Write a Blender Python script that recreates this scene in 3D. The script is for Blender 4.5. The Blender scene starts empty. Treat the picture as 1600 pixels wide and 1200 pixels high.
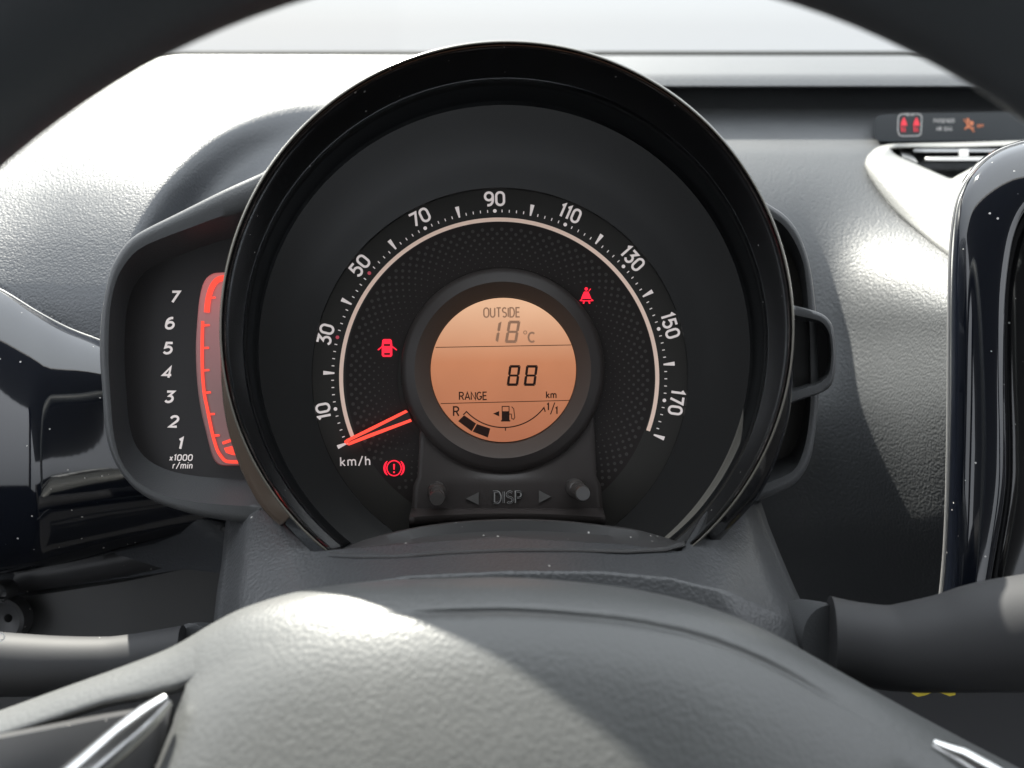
import bpy, bmesh, math, random
from mathutils import Vector, Matrix
random.seed(7)
SC = bpy.context.scene
COL = SC.collection
R = math.radians

# ------------------------------------------------------------------ camera
F = 1200.0                      # focal length in pixels of the 1600 px wide photograph
PITCH = 25.0
cam_d = bpy.data.cameras.new('camera')
cam = bpy.data.objects.new('camera', cam_d); COL.objects.link(cam)
cam.rotation_euler = (R(90 - PITCH), 0, 0)
cam_d.sensor_width = 36; cam_d.lens = 36 * F / 1600
cam_d.clip_start = .005; cam_d.clip_end = 2000
cam_d.dof.use_dof = True; cam_d.dof.focus_distance = .298; cam_d.dof.aperture_fstop = 9.5
SC.camera = cam
MR = Matrix.Rotation(R(90 - PITCH), 3, 'X')

# ------------------------------------------------------------------ light
SUN_EL, SUN_AZ = 37.0, -23.0    # azimuth from straight ahead (+Y), negative = left
EXPOSURE = 1.7
w = bpy.data.worlds.new("World"); SC.world = w; w.use_nodes = True
nt = w.node_tree; N = nt.nodes; L = nt.links
bg = N['Background']
sky = N.new('ShaderNodeTexSky'); sky.sky_type = 'NISHITA'; sky.sun_disc = False
sky.sun_elevation = R(SUN_EL); sky.sun_rotation = R(SUN_AZ)
sky.dust_density = .8
mix = N.new('ShaderNodeMix'); mix.data_type = 'RGBA'
mix.inputs['Factor'].default_value = .97                    # bright thin overcast in front of the blue
L.new(sky.outputs[0], mix.inputs['A'])
tc = N.new('ShaderNodeTexCoord'); sp = N.new('ShaderNodeSeparateXYZ')
L.new(tc.outputs['Generated'], sp.inputs[0])
mr = N.new('ShaderNodeMapRange'); mr.inputs['From Min'].default_value = 0; mr.inputs['From Max'].default_value = 1
mr.inputs['To Min'].default_value = 2.62; mr.inputs['To Max'].default_value = 12.0
L.new(sp.outputs['Z'], mr.inputs['Value'])
cc = N.new('ShaderNodeCombineColor')
for i, k_ in enumerate((.96, 1.0, 1.06)):
    mm_ = N.new('ShaderNodeMath'); mm_.operation = 'MULTIPLY'; mm_.inputs[1].default_value = k_; L.new(mr.outputs[0], mm_.inputs[0]); L.new(mm_.outputs[0], cc.inputs[i])
L.new(cc.outputs[0], mix.inputs['B'])
L.new(mix.outputs['Result'], bg.inputs['Color'])
bg.inputs['Strength'].default_value = .1
sun_d = bpy.data.lights.new('sun', 'SUN'); sun = bpy.data.objects.new('sun', sun_d); COL.objects.link(sun)
sun_d.energy = 5.0; sun_d.angle = R(.5); sun_d.color = (1, .95, .86)
sv = Vector((math.sin(R(SUN_AZ)) * math.cos(R(SUN_EL)), math.cos(R(SUN_AZ)) * math.cos(R(SUN_EL)), math.sin(R(SUN_EL))))
sun.rotation_euler = sv.to_track_quat('Z', 'Y').to_euler()
SC.view_settings.view_transform = 'Standard'; SC.view_settings.look = 'None'
SC.view_settings.exposure = EXPOSURE; SC.view_settings.gamma = 1
SC.view_settings.use_curve_mapping = False
SC.cycles.use_denoising = True
SC.cycles.max_bounces = 8; SC.cycles.transparent_max_bounces = 8
SC.cycles.sample_clamp_indirect = 6

# ------------------------------------------------------------------ helpers
def P(px, py, d):
    """point seen at (px,py) of the photograph, d metres away along the view axis"""
    return MR @ Vector(((px - 800) / F * d, (600 - py) / F * d, -d))

def lerp(a, b, t): return a + (b - a) * t
def sst(t): t = max(0., min(1., t)); return t * t * (3 - 2 * t)
def interp(tab, x):
    if x <= tab[0][0]: return tab[0][1]
    for (x0, y0), (x1, y1) in zip(tab, tab[1:]):
        if x <= x1: return y0 + (y1 - y0) * (x - x0) / (x1 - x0)
    return tab[-1][1]
def smooth_tab(tab):
    """monotone cubic through the knots of a table, returned as a function"""
    xs = [a for a, b in tab]; ys = [b for a, b in tab]; n = len(xs)
    s = [(ys[i+1]-ys[i])/(xs[i+1]-xs[i]) for i in range(n-1)]
    m = [s[0]] + [0 if s[i-1]*s[i] <= 0 else 2*s[i-1]*s[i]/(s[i-1]+s[i]) for i in range(1, n-1)] + [s[-1]]
    def f(x):
        if x <= xs[0]: return ys[0] + m[0]*(x-xs[0])
        if x >= xs[-1]: return ys[-1] + m[-1]*(x-xs[-1])
        i = 0
        while x > xs[i+1]: i += 1
        h = xs[i+1]-xs[i]; t = (x-xs[i])/h
        return ((2*t**3-3*t*t+1)*ys[i] + (t**3-2*t*t+t)*h*m[i] + (-2*t**3+3*t*t)*ys[i+1] + (t**3-t*t)*h*m[i+1])
    return f
def catmull(pts, n=6, closed=False):
    out = []; k = len(pts)
    rng = range(k if closed else k - 1)
    for i in rng:
        p0 = pts[(i-1) % k] if closed or i > 0 else pts[0]
        p1 = pts[i]; p2 = pts[(i+1) % k]
        p3 = pts[(i+2) % k] if closed or i + 2 < k else pts[-1]
        for j in range(n):
            t = j / n
            out.append(tuple(.5*((2*b) + (-a+c)*t + (2*a-5*b+4*c-e)*t*t + (-a+3*b-3*c+e)*t**3) for a, b, c, e in zip(p0, p1, p2, p3)))
    if not closed: out.append(tuple(pts[-1]))
    return out
def resample(pts, n, closed=True):
    p = [Vector(q) for q in pts]
    if closed: p.append(p[0])
    ls = [0]
    for a, b in zip(p, p[1:]): ls.append(ls[-1] + (b-a).length)
    out = []; j = 0; m = n if closed else n - 1
    for i in range(n):
        t = ls[-1] * i / m
        while j < len(ls) - 2 and ls[j+1] < t: j += 1
        s = (t - ls[j]) / max(1e-9, ls[j+1] - ls[j])
        out.append(p[j].lerp(p[j+1], min(1, s)))
    return out

class MB:
    def __init__(s): s.v = []; s.f = []
    def add(s, vs, fs):
        o = len(s.v); s.v += [Vector(q) for q in vs]; s.f += [tuple(i + o for i in f) for f in fs]
    def grid(s, rows, closed=False):
        o = len(s.v); n = len(rows[0])
        for r in rows: s.v += [Vector(q) for q in r]
        for i in range(len(rows) - 1):
            for j in range(n if closed else n - 1):
                a = o + i*n + j; b = o + i*n + (j+1) % n
                s.f.append((a, b, b + n, a + n))
    def fan(s, loop, c=None):
        o = len(s.v); s.v += [Vector(q) for q in loop]
        c = c or sum((Vector(q) for q in loop), Vector()) / len(loop); s.v.append(c); k = len(loop)
        for i in range(k): s.f.append((o + i, o + (i+1) % k, o + k))
    def ngon(s, loop):
        o = len(s.v); s.v += [Vector(q) for q in loop]; s.f.append(tuple(range(o, o + len(loop))))
    def build(s, name, mat, parent=None, smooth=True, thick=0, bevel=0, angle=40, flip=None):
        me = bpy.data.meshes.new(name)
        if parent is not None: org = parent.matrix_basis.translation.copy() if parent.get('_org') is None else Vector(parent['_org'])
        else:
            org = sum(s.v, Vector()) / max(1, len(s.v))
        me.from_pydata([q - org for q in s.v], [], s.f)
        bm = bmesh.new(); bm.from_mesh(me)
        bmesh.ops.remove_doubles(bm, verts=bm.verts, dist=1e-7)
        bmesh.ops.recalc_face_normals(bm, faces=bm.faces)
        if flip is not None and len(bm.faces):        # open sheets: make the largest share of faces look towards 'flip'
            tot = sum(((Vector(flip) - (f.calc_center_median() + org)).normalized().dot(f.normal) * f.calc_area() for f in bm.faces))
            if tot < 0: bmesh.ops.reverse_faces(bm, faces=bm.faces)
        bm.to_mesh(me); bm.free()
        me.materials.append(mat)
        for p in me.polygons: p.use_smooth = smooth
        ob = bpy.data.objects.new(name, me); COL.objects.link(ob)
        if smooth and angle < 180:
            try: me.set_sharp_from_angle(angle=R(angle))
            except Exception: pass
        ob['_org'] = tuple(org)
        if parent is not None:
            ob.parent = parent
        else: ob.location = org
        if thick:
            m = ob.modifiers.new('thickness', 'SOLIDIFY'); m.thickness = thick; m.offset = -1
        if bevel:
            m = ob.modifiers.new('bevel', 'BEVEL'); m.width = bevel; m.segments = 2; m.limit_method = 'ANGLE'; m.angle_limit = R(35)
        return ob
ORG = (0, 0, 0)

def empty(name, loc, label, cat, group=None):
    o = bpy.data.objects.new(name, None); COL.objects.link(o); o.location = loc; o.empty_display_size = .02
    o['_org'] = tuple(loc); o['label'] = label; o['category'] = cat
    if group: o['group'] = group
    return o
def tag(o, label=None, cat=None, group=None, kind=None):
    if label: o['label'] = label
    if cat: o['category'] = cat
    if group: o['group'] = group
    if kind: o['kind'] = kind
    return o

# ------------------------------------------------------------------ materials
def mat(name, base, rough=.5, grain=None, grain2=None, emis=None, estr=0, spec=.5, coat=0, dust=None, metal=0, tone=.12, fibres=False, sheen=0):
    """grain = (cells per metre, bump distance m, strength); dust = share of specks"""
    m = bpy.data.materials.new(name); m.use_nodes = True
    t = m.node_tree; n = t.nodes; l = t.links; b = n['Principled BSDF']
    b.inputs['Roughness'].default_value = rough; b.inputs['Specular IOR Level'].default_value = spec
    b.inputs['Metallic'].default_value = metal
    if coat: b.inputs['Coat Weight'].default_value = coat; b.inputs['Coat Roughness'].default_value = .03
    if sheen: b.inputs['Sheen Weight'].default_value = sheen
    tc = n.new('ShaderNodeTexCoord')
    # slight tone and gloss variation of a handled surface
    nz = n.new('ShaderNodeTexNoise'); nz.inputs['Scale'].default_value = 22; nz.inputs['Detail'].default_value = 5
    l.new(tc.outputs['Object'], nz.inputs['Vector'])
    mx = n.new('ShaderNodeMix'); mx.data_type = 'RGBA'
    l.new(nz.outputs['Fac'], mx.inputs['Factor'])
    mx.inputs['A'].default_value = (*[c * (1 - tone) for c in base], 1); mx.inputs['B'].default_value = (*[c * (1 + tone) for c in base], 1)
    col = mx.outputs['Result']
    rr = n.new('ShaderNodeMapRange'); rr.inputs['To Min'].default_value = rough * .9; rr.inputs['To Max'].default_value = min(1, rough * 1.12)
    l.new(nz.outputs['Fac'], rr.inputs['Value']); rsock = rr.outputs[0]
    hsock = None
    if grain:
        vo = n.new('ShaderNodeTexVoronoi'); vo.feature = 'SMOOTH_F1'; vo.inputs['Smoothness'].default_value = .5
        vo.inputs['Scale'].default_value = grain[0]
        ds = n.new('ShaderNodeTexNoise'); ds.inputs['Scale'].default_value = grain[0] * .6; ds.inputs['Detail'].default_value = 2
        l.new(tc.outputs['Object'], ds.inputs['Vector'])
        va = n.new('ShaderNodeMixRGB'); va.blend_type = 'ADD'; va.inputs[0].default_value = .8 / grain[0]
        l.new(tc.outputs['Object'], va.inputs[1]); l.new(ds.outputs['Color'], va.inputs[2]); l.new(va.outputs[0], vo.inputs['Vector'])
        bp = n.new('ShaderNodeBump'); bp.inputs['Distance'].default_value = grain[1]; bp.inputs['Strength'].default_value = grain[2]
        bp.invert = True
        l.new(vo.outputs['Distance'], bp.inputs['Height']); hsock = bp.outputs['Normal']
    if grain2:
        n2 = n.new('ShaderNodeTexNoise'); n2.inputs['Scale'].default_value = grain2[0]; n2.inputs['Detail'].default_value = 4
        if fibres:
            mp = n.new('ShaderNodeMapping'); mp.inputs['Scale'].default_value = (.45, 1, 1); l.new(tc.outputs['Object'], mp.inputs['Vector']); l.new(mp.outputs[0], n2.inputs['Vector'])
        else: l.new(tc.outputs['Object'], n2.inputs['Vector'])
        b2 = n.new('ShaderNodeBump'); b2.inputs['Distance'].default_value = grain2[1]; b2.inputs['Strength'].default_value = grain2[2]
        l.new(n2.outputs['Fac'], b2.inputs['Height'])
        if hsock: l.new(hsock, b2.inputs['Normal'])
        hsock = b2.outputs['Normal']
    if dust:
        vd = n.new('ShaderNodeTexVoronoi'); vd.inputs['Scale'].default_value = dust[1]
        l.new(tc.outputs['Object'], vd.inputs['Vector'])
        sc = n.new('ShaderNodeSeparateColor'); l.new(vd.outputs['Color'], sc.inputs[0])
        # a speck's radius differs from cell to cell; most cells have none
        th = n.new('ShaderNodeMapRange'); th.inputs['From Min'].default_value = 1 - dust[0]; th.inputs['From Max'].default_value = 1
        th.inputs['To Min'].default_value = 0; th.inputs['To Max'].default_value = .17
        l.new(sc.outputs[0], th.inputs['Value'])
        lt = n.new('ShaderNodeMath'); lt.operation = 'LESS_THAN'; l.new(vd.outputs['Distance'], lt.inputs[0]); l.new(th.outputs[0], lt.inputs[1])
        m2 = n.new('ShaderNodeMix'); m2.data_type = 'RGBA'; l.new(lt.outputs[0], m2.inputs['Factor']); l.new(col, m2.inputs['A'])
        m2.inputs['B'].default_value = (.6, .58, .55, 1); col = m2.outputs['Result']
        m3 = n.new('ShaderNodeMix'); m3.data_type = 'FLOAT'; l.new(lt.outputs[0], m3.inputs[0]); l.new(rsock, m3.inputs[2]); m3.inputs[3].default_value = .9; rsock = m3.outputs[0]
    l.new(col, b.inputs['Base Color']); l.new(rsock, b.inputs['Roughness'])
    if hsock: l.new(hsock, b.inputs['Normal'])
    if emis:
        b.inputs['Emission Color'].default_value = (*emis, 1); b.inputs['Emission Strength'].default_value = estr
    return m

M = {}
M['grain'] = mat('grained dashboard plastic', (.055, .059, .066), .44, grain=(1000, .0003, .6), grain2=(900, .00006, .15))
M['grain_coarse'] = mat('coarse grained plastic', (.062, .065, .068), .50, grain=(780, .0004, .7), grain2=(800, .00006, .15))
M['cover'] = mat('grained column cover plastic', (.058, .060, .063), .40, grain=(820, .00028, .6), dust=(.02, 260))
M['satin'] = mat('satin dark plastic', (.045, .045, .047), .42, grain2=(2500, .00004, .3), dust=(.22, 420))
M['rubber'] = mat('dull black rubber', (.012, .013, .013), .95, spec=.1)
M['matte'] = mat('matte dark plastic', (.028, .028, .028), .55, grain2=(1800, .00005, .3))
M['frame'] = mat('fine grained grey plastic', (.06, .062, .065), .42, grain=(1500, .00015, .4))
M['piano'] = mat('gloss black plastic', (.006, .0075, .012), .06, spec=.6, coat=.5, dust=(.22, 380), tone=.05)
M['piano_clean'] = mat('polished black plastic', (.008, .008, .009), .10, spec=.6, coat=.3, tone=.05, dust=(.05, 420))
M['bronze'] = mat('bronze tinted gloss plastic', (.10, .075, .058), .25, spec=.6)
M['lining'] = mat('satin black hood lining', (.012, .0125, .013), .5, spec=.12, tone=.05)
M['edge'] = mat('hood edge highlight tone', (.13, .12, .10), .25, spec=.8, tone=.05)  # paler than the black hood: the sunlit line of its lip, put into colour
M['button'] = mat('grey black button', (.05, .045, .042), .18, spec=.7)
M['brow'] = mat('matte brow plastic', (.038, .037, .037), .62, grain2=(2500, .00004, .3), dust=(.22, 420))
M['dial'] = mat('dark dial face', (.034, .032, .029), .45, spec=.35, tone=.05)
M['dial_inner'] = mat('brown black dial centre', (.024, .019, .018), .45, spec=.3, tone=.08)
M['cone'] = mat('semi gloss dial surround', (.022, .022, .022), .2, spec=.5, tone=.05)
M['tacho'] = mat('dark tachometer face', (.028, .026, .027), .4, spec=.35, tone=.05)
M['print'] = mat('pale dial print', (.62, .57, .56), .6, tone=.03, emis=(.8, .72, .70), estr=.15)  # dial print carries a faint added glow so that it reads paler
M['print_red'] = mat('pink dial dot print', (.6, .10, .13), .6, tone=.03, emis=(.8, .1, .15), estr=.08)
M['arc'] = mat('pale copper arc print', (.75, .60, .52), .45, tone=.05, emis=(.95, .68, .55), estr=.10)
M['dots'] = mat('grey dot print', (.060, .053, .050), .5, tone=.1)
M['red'] = mat('red warning light', (.3, .01, .01), .5, emis=(1, .015, .045), estr=.42)
M['red_scale'] = mat('red lit scale', (.4, .03, .02), .5, emis=(1, .055, .03), estr=.40)
M['needle'] = mat('red lit needle edge', (.5, .05, .03), .4, emis=(1, .06, .035), estr=.42)
M['needle_dark'] = mat('smoked needle centre', (.03, .022, .02), .3)
M['bezel'] = mat('brown grey bezel', (.044, .037, .035), .45, grain=(2600, .00006, .3))
M['bezel_in'] = mat('inner bezel bevel', (.060, .046, .038), .5)
M['seg'] = mat('dark display segment', (.03, .012, .008), .5, tone=.03, spec=.2)
M['seg_faint'] = mat('faint display segment', (.10, .06, .04), .5, tone=.03, spec=.2, emis=(.9, .50, .32), estr=.075)
M['arrow'] = mat('dim grey arrow', (.13, .125, .12), .5)
M['red_dim'] = mat('dim red seat light', (.3, .02, .03), .5, emis=(1, .03, .06), estr=.20)
M['orange'] = mat('orange lit symbol', (.3, .1, .05), .5, emis=(1, .30, .12), estr=.10)
M['grey_print'] = mat('grey symbol print', (.42, .41, .40), .6)
M['disp_black'] = mat('smoked display window', (.018, .022, .026), .3, spec=.5)
M['vent'] = mat('silver grey vent surround', (.22, .22, .21), .42, grain=(800, .0003, .5))
M['slat'] = mat('light grey vent slat', (.25, .25, .25), .4)
M['recess'] = mat('grey vent recess', (.30, .32, .33), .7)
M['void'] = mat('dark recess', (.008, .008, .009), .8)
M['leather'] = mat('grained wheel leather', (.07, .077, .082), .5, grain=(700, .0003, .4))
M['pad'] = mat('soft grained wheel hub cover', (.105, .108, .107), .38, grain=(760, .00018, .5), grain2=(260, .00018, .25), fibres=True)
M['chrome'] = mat('satin silver trim', (.75, .75, .74), .22, metal=1)
M['stalk'] = mat('satin stalk plastic', (.034, .034, .036), .62, spec=.3, grain2=(1500, .00004, .3), dust=(.03, 300))
M['yellow'] = mat('yellow paper tag', (.55, .43, .03), .6)
M['roof'] = mat('pale grey roof lining', (.30, .30, .29), .9)
M['dark_fabric'] = mat('dark cabin trim', (.02, .02, .022), .8)
M['white_letter'] = mat('white stalk print', (.6, .6, .6), .5)

# orange backlit liquid crystal screen: its glow ramps paler towards the top, painting in light reflected there
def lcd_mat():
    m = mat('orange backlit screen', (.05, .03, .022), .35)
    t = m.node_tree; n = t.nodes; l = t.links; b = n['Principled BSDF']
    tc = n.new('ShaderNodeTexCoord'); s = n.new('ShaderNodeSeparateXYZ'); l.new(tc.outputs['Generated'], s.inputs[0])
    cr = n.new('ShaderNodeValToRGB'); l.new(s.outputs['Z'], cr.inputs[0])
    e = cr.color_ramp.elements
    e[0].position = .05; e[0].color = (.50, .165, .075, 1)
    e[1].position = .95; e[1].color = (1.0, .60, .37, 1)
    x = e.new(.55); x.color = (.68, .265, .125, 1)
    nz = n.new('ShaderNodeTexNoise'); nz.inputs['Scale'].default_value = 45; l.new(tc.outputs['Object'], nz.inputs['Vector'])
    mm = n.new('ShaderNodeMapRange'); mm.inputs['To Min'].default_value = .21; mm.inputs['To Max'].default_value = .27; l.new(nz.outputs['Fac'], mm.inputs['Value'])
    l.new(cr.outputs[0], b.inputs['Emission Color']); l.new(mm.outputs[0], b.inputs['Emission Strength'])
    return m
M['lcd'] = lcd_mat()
def strip_mat():
    m = mat('translucent backlit tachometer strip', (.20, .15, .15), .38)
    t = m.node_tree; n = t.nodes; l = t.links; b = n['Principled BSDF']
    tc = n.new('ShaderNodeTexCoord'); s = n.new('ShaderNodeSeparateXYZ'); l.new(tc.outputs['Generated'], s.inputs[0])
    cr = n.new('ShaderNodeValToRGB'); l.new(s.outputs['Z'], cr.inputs[0]); e = cr.color_ramp.elements
    e[0].position = 0; e[0].color = (.16, .015, .012, 1); e[1].position = 1; e[1].color = (.75, .14, .13, 1)
    x = e.new(.35); x.color = (.16, .06, .055, 1); x = e.new(.72); x.color = (.36, .11, .11, 1)
    l.new(cr.outputs[0], b.inputs['Emission Color']); b.inputs['Emission Strength'].default_value = .16
    return m
M['strip'] = strip_mat()
# windscreen: clear pane with a faint reflection
mg = bpy.data.materials.new('clear windscreen glass'); mg.use_nodes = True
_n = mg.node_tree.nodes; _l = mg.node_tree.links; _n.clear()
_o = _n.new('ShaderNodeOutputMaterial'); _t = _n.new('ShaderNodeBsdfTransparent'); _g = _n.new('ShaderNodeBsdfGlossy'); _m = _n.new('ShaderNodeMixShader'); _f = _n.new('ShaderNodeFresnel')
_g.inputs['Roughness'].default_value = .01; _f.inputs['IOR'].default_value = 1.25
_t.inputs[0].default_value = (.96, .98, .97, 1)
_m.inputs[0].default_value = .035; _l.new(_t.outputs[0], _m.inputs[1]); _l.new(_g.outputs[0], _m.inputs[2]); _l.new(_m.outputs[0], _o.inputs[0])
M['glass'] = mg

# ------------------------------------------------------------------ drawing flat print: stroked outlines on a plane d metres away
def ribbon(mb, pts, wd, d, closed=False, thick=.00012):
    """pts are photograph pixels at distance d; a ribbon wd pixels wide, a print film of real thickness"""
    p = [Vector(q) for q in pts]; n = len(p)
    if n < 2: return
    wl = wd if isinstance(wd, (list, tuple)) else [wd] * n
    Lp, Rp = [], []
    for i in range(n):
        a = p[i-1] if (i > 0 or closed) else None; b = p[(i+1) % n] if (i < n-1 or closed) else None
        d1 = (p[i] - a).normalized() if a is not None else None; d2 = (b - p[i]).normalized() if b is not None else None
        if d1 is None: d1 = d2
        if d2 is None: d2 = d1
        t = (d1 + d2)
        if t.length < 1e-4: t = d1
        t.normalize(); nn = Vector((-t.y, t.x)); k = 1 / max(.45, t.dot(d2))
        Lp.append(p[i] + nn * wl[i] / 2 * k); Rp.append(p[i] - nn * wl[i] / 2 * k)
    rows = [[P(q.x, q.y, d) for q in Lp], [P(q.x, q.y, d) for q in Rp]]
    m = n if closed else n - 1; o = len(mb.v)
    mb.v += rows[0] + rows[1]
    for i in range(m):
        j = (i+1) % n
        mb.f.append((o+i, o+j, o+n+j, o+n+i))
def disc(mb, cx, cy, r, d, n=16, ry=None):
    mb.ngon([P(cx + r*math.cos(2*math.pi*i/n), cy + (ry or r)*math.sin(2*math.pi*i/n), d) for i in range(n)])
def poly(mb, pts, d): mb.ngon([P(x, y, d) for x, y in pts])

def arcp(cx, cy, rx, ry, a0, a1, n=10):
    return [(cx + rx*math.cos(R(lerp(a0, a1, i/n))), cy + ry*math.sin(R(lerp(a0, a1, i/n)))) for i in range(n+1)]
def oval(w, h, k=.5, n=6, x0=0, y0=0):
    r = w * k; q = []
    for (cx, cy, a) in ((x0+w-r, y0+h-r, 0), (x0+r, y0+h-r, 90), (x0+r, y0+r, 180), (x0+w-r, y0+r, 270)):
        q += arcp(cx, cy, r, r, a, a+90, n)
    return q
W_ = .62
# glyph = (advance width, [(points, closed)]) in a unit-high box, y up
def glyphs():
    g = {}
    c = lambda p: (p, True); o = lambda p: (p, False)
    g['0'] = (W_, [c(oval(W_, 1, .48))])
    g['1'] = (.26, [o([(0, .84), (.20, 1), (.20, 0)])])
    g['2'] = (W_, [o(arcp(.30, .71, .30, .29, 165, -38, 9) + [(.03, .0), (.62, 0)])])
    g['3'] = (.58, [o([(.0, 1), (.56, 1), (.26, .60)] + arcp(.27, .30, .30, .30, 90, -150, 10))])
    g['4'] = (.66, [o([(.48, 0), (.48, 1), (.0, .26), (.66, .26)])])
    g['5'] = (.60, [o([(.56, 1), (.08, 1), (.05, .58)] + arcp(.27, .32, .32, .32, 110, -150, 10))])
    g['6'] = (.60, [c(oval(.60, .60, .48)), o([(.0, .32)] + arcp(.36, .58, .36, .42, 180, 75, 7))])
    g['7'] = (.58, [o([(0, 1), (.58, 1), (.20, 0)])])
    g['8'] = (W_, [c(oval(.62, .54, .42)), c(oval(.54, .46, .45, x0=.04, y0=.54))])
    g['9'] = (.62, [c(oval(.62, .60, .48, y0=.40)), o([(.62, .68)] + arcp(.26, .42, .36, .42, 0, -105, 7))])
    g['k'] = (.44, [o([(0, 0), (0, 1)]), o([(.42, .66), (.02, .30)]), o([(.12, .38), (.44, 0)])])
    g['m'] = (.78, [o([(0, 0), (0, .68)]), o([(0, .45)] + arcp(.19, .48, .19, .19, 150, 0, 5) + [(.38, 0)]), o([(.38, .45)] + arcp(.58, .48, .19, .19, 150, 0, 5) + [(.77, 0)])])
    g['h'] = (.42, [o([(0, 0), (0, 1)]), o([(0, .42)] + arcp(.21, .46, .20, .20, 150, 0, 5) + [(.41, 0)])])
    g['/'] = (.42, [o([(0, -.05), (.42, 1.05)])])
    g['r'] = (.28, [o([(0, 0), (0, .68)]), o([(0, .40)] + arcp(.24, .44, .22, .24, 160, 80, 4))])
    g['i'] = (.04, [o([(.02, 0), (.02, .68)]), o([(.02, .88), (.02, 1.0)])])
    g['n'] = (.42, [o([(0, 0), (0, .68)]), o([(0, .42)] + arcp(.21, .46, .20, .20, 150, 0, 5) + [(.41, 0)])])
    g['x'] = (.42, [o([(0, 0), (.42, .66)]), o([(0, .66), (.42, 0)])])
    g['O'] = (.68, [c(oval(.68, 1, .48))])
    g['U'] = (.60, [o([(0, 1), (0, .3)] + arcp(.30, .30, .30, .30, 180, 360, 8) + [(.60, 1)])])
    g['T'] = (.60, [o([(0, 1), (.60, 1)]), o([(.30, 1), (.30, 0)])])
    g['S'] = (.54, [o(arcp(.27, .75, .27, .25, 35, 270, 9)[0:] + arcp(.27, .25, .27, .25, 90, -145, 9))])
    g['I'] = (.02, [o([(.01, 0), (.01, 1)])])
    g['D'] = (.60, [c([(0, 0), (.24, 0)] + arcp(.26, .5, .34, .5, -80, 80, 9) + [(.24, 1), (0, 1)])])
    g['E'] = (.50, [o([(.50, 1), (0, 1), (0, 0), (.50, 0)]), o([(0, .52), (.44, .52)])])
    g['R'] = (.56, [o([(0, 0), (0, 1), (.28, 1)] + arcp(.28, .75, .26, .25, 85, -85, 7) + [(.28, .5), (0, .5)]), o([(.28, .5), (.56, 0)])])
    g['A'] = (.66, [o([(0, 0), (.33, 1), (.66, 0)]), o([(.11, .32), (.55, .32)])])
    g['N'] = (.58, [o([(0, 0), (0, 1), (.58, 0), (.58, 1)])])
    g['G'] = (.64, [o(arcp(.32, .5, .32, .5, 45, 330, 12) + [(.62, .42), (.36, .42)])])
    g['P'] = (.54, [o([(0, 0), (0, 1), (.28, 1)] + arcp(.28, .73, .26, .27, 85, -85, 7) + [(.28, .46), (0, .46)])])
    g['B'] = (.54, [c([(0, 0), (.28, 0)] + arcp(.29, .26, .25, .26, -85, 85, 6) + [(.26, .52)] + arcp(.27, .76, .22, .24, -85, 85, 6) + [(0, 1)])])
    g['C'] = (.62, [o(arcp(.34, .5, .34, .5, 48, 312, 12))])
    g['F'] = (.48, [o([(.48, 1), (0, 1), (0, 0)]), o([(0, .52), (.42, .52)])])
    g[' '] = (.35, [])
    return g
G = glyphs()
def text(mb, s, cx, cy, h, stroke, d, wid=1.0, gap=.20, ang=0, slant=0, widths=None):
    """centred text; h = full height in pixels, stroke in pixels, ang = degrees clockwise"""
    hh = h - stroke
    adv = [G[c][0] * wid * hh for c in s]; gp = gap * hh + stroke * .6
    tot = sum(adv) + gp * (len(s) - 1); x = -tot / 2
    ca, sa = math.cos(R(ang)), math.sin(R(ang))
    k = 0
    for c, a in zip(s, adv):
        for pts, closed in G[c][1]:
            q = []
            for (u, v) in pts:
                X = x + u * wid * hh + (v - .5) * hh * slant; Y = -(v - .5) * hh
                q.append((cx + X*ca - Y*sa, cy + X*sa + Y*ca))
            q2 = [q[0]]
            for z in q[1:]:
                if (Vector(z) - Vector(q2[-1])).length > .05: q2.append(z)
            if closed and (Vector(q2[0]) - Vector(q2[-1])).length < .05: q2.pop()
            ribbon(mb, q2, stroke, d - k * .00002, closed); k += 1
        x += a + gp
SEG = {'1': 'bc', '8': 'abcdefg'}
def seven(mb, ch, x, y, w, h, t, d, slant):
    """seven segment digit, x,y = lower left"""
    g = t * .14
    def T(u, v): return (x + u + (v) * slant, y - v)
    def seg(k):
        hh = h / 2
        if k in 'adg':
            v = {'a': h - t/2, 'g': hh, 'd': t/2}[k]; e = t/2
            return [(g + e*.2, v + (e if k != 'd' else -e if False else e)), (w - g - e*.2, v + e), (w - g - e, v - e), (g + e, v - e)] if k == 'a' else \
                   [(g + e, v + e), (w - g - e, v + e), (w - g - e*.2, v - e), (g + e*.2, v - e)] if k == 'd' else \
                   [(g + e*.3, v), (g + e*1.2, v + e*.8), (w - g - e*1.2, v + e*.8), (w - g - e*.3, v), (w - g - e*1.2, v - e*.8), (g + e*1.2, v - e*.8)]
        x0 = t/2 if k in 'ef' else w - t/2; e = t/2
        v0, v1 = (hh + g, h - g) if k in 'bf' else (g, hh - g)
        s = 1 if k in 'ef' else -1
        out = x0 - s*e; inn = x0 + s*e
        if k in 'bf': return [(out, v1 - e*.3), (inn, v1 - e*1.6), (inn, v0 + e*.8), (x0, v0), (out, v0 + e*.5)]
        return [(out, v0 + e*.3), (inn, v0 + e*1.6), (inn, v1 - e*.8), (x0, v1), (out, v1 - e*.5)]
    for k in SEG[ch]: poly(mb, [T(u, v) for u, v in seg(k)], d)

def circ(cx, cy, r, d, n=128, a0=0, a1=360, closed=True):
    m = n if closed else n
    k = n if closed else n - 1
    return [P(cx + r*math.cos(R(a0 + (a1-a0)*i/k)), cy - r*math.sin(R(a0 + (a1-a0)*i/k)), d) for i in range(n)]

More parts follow.
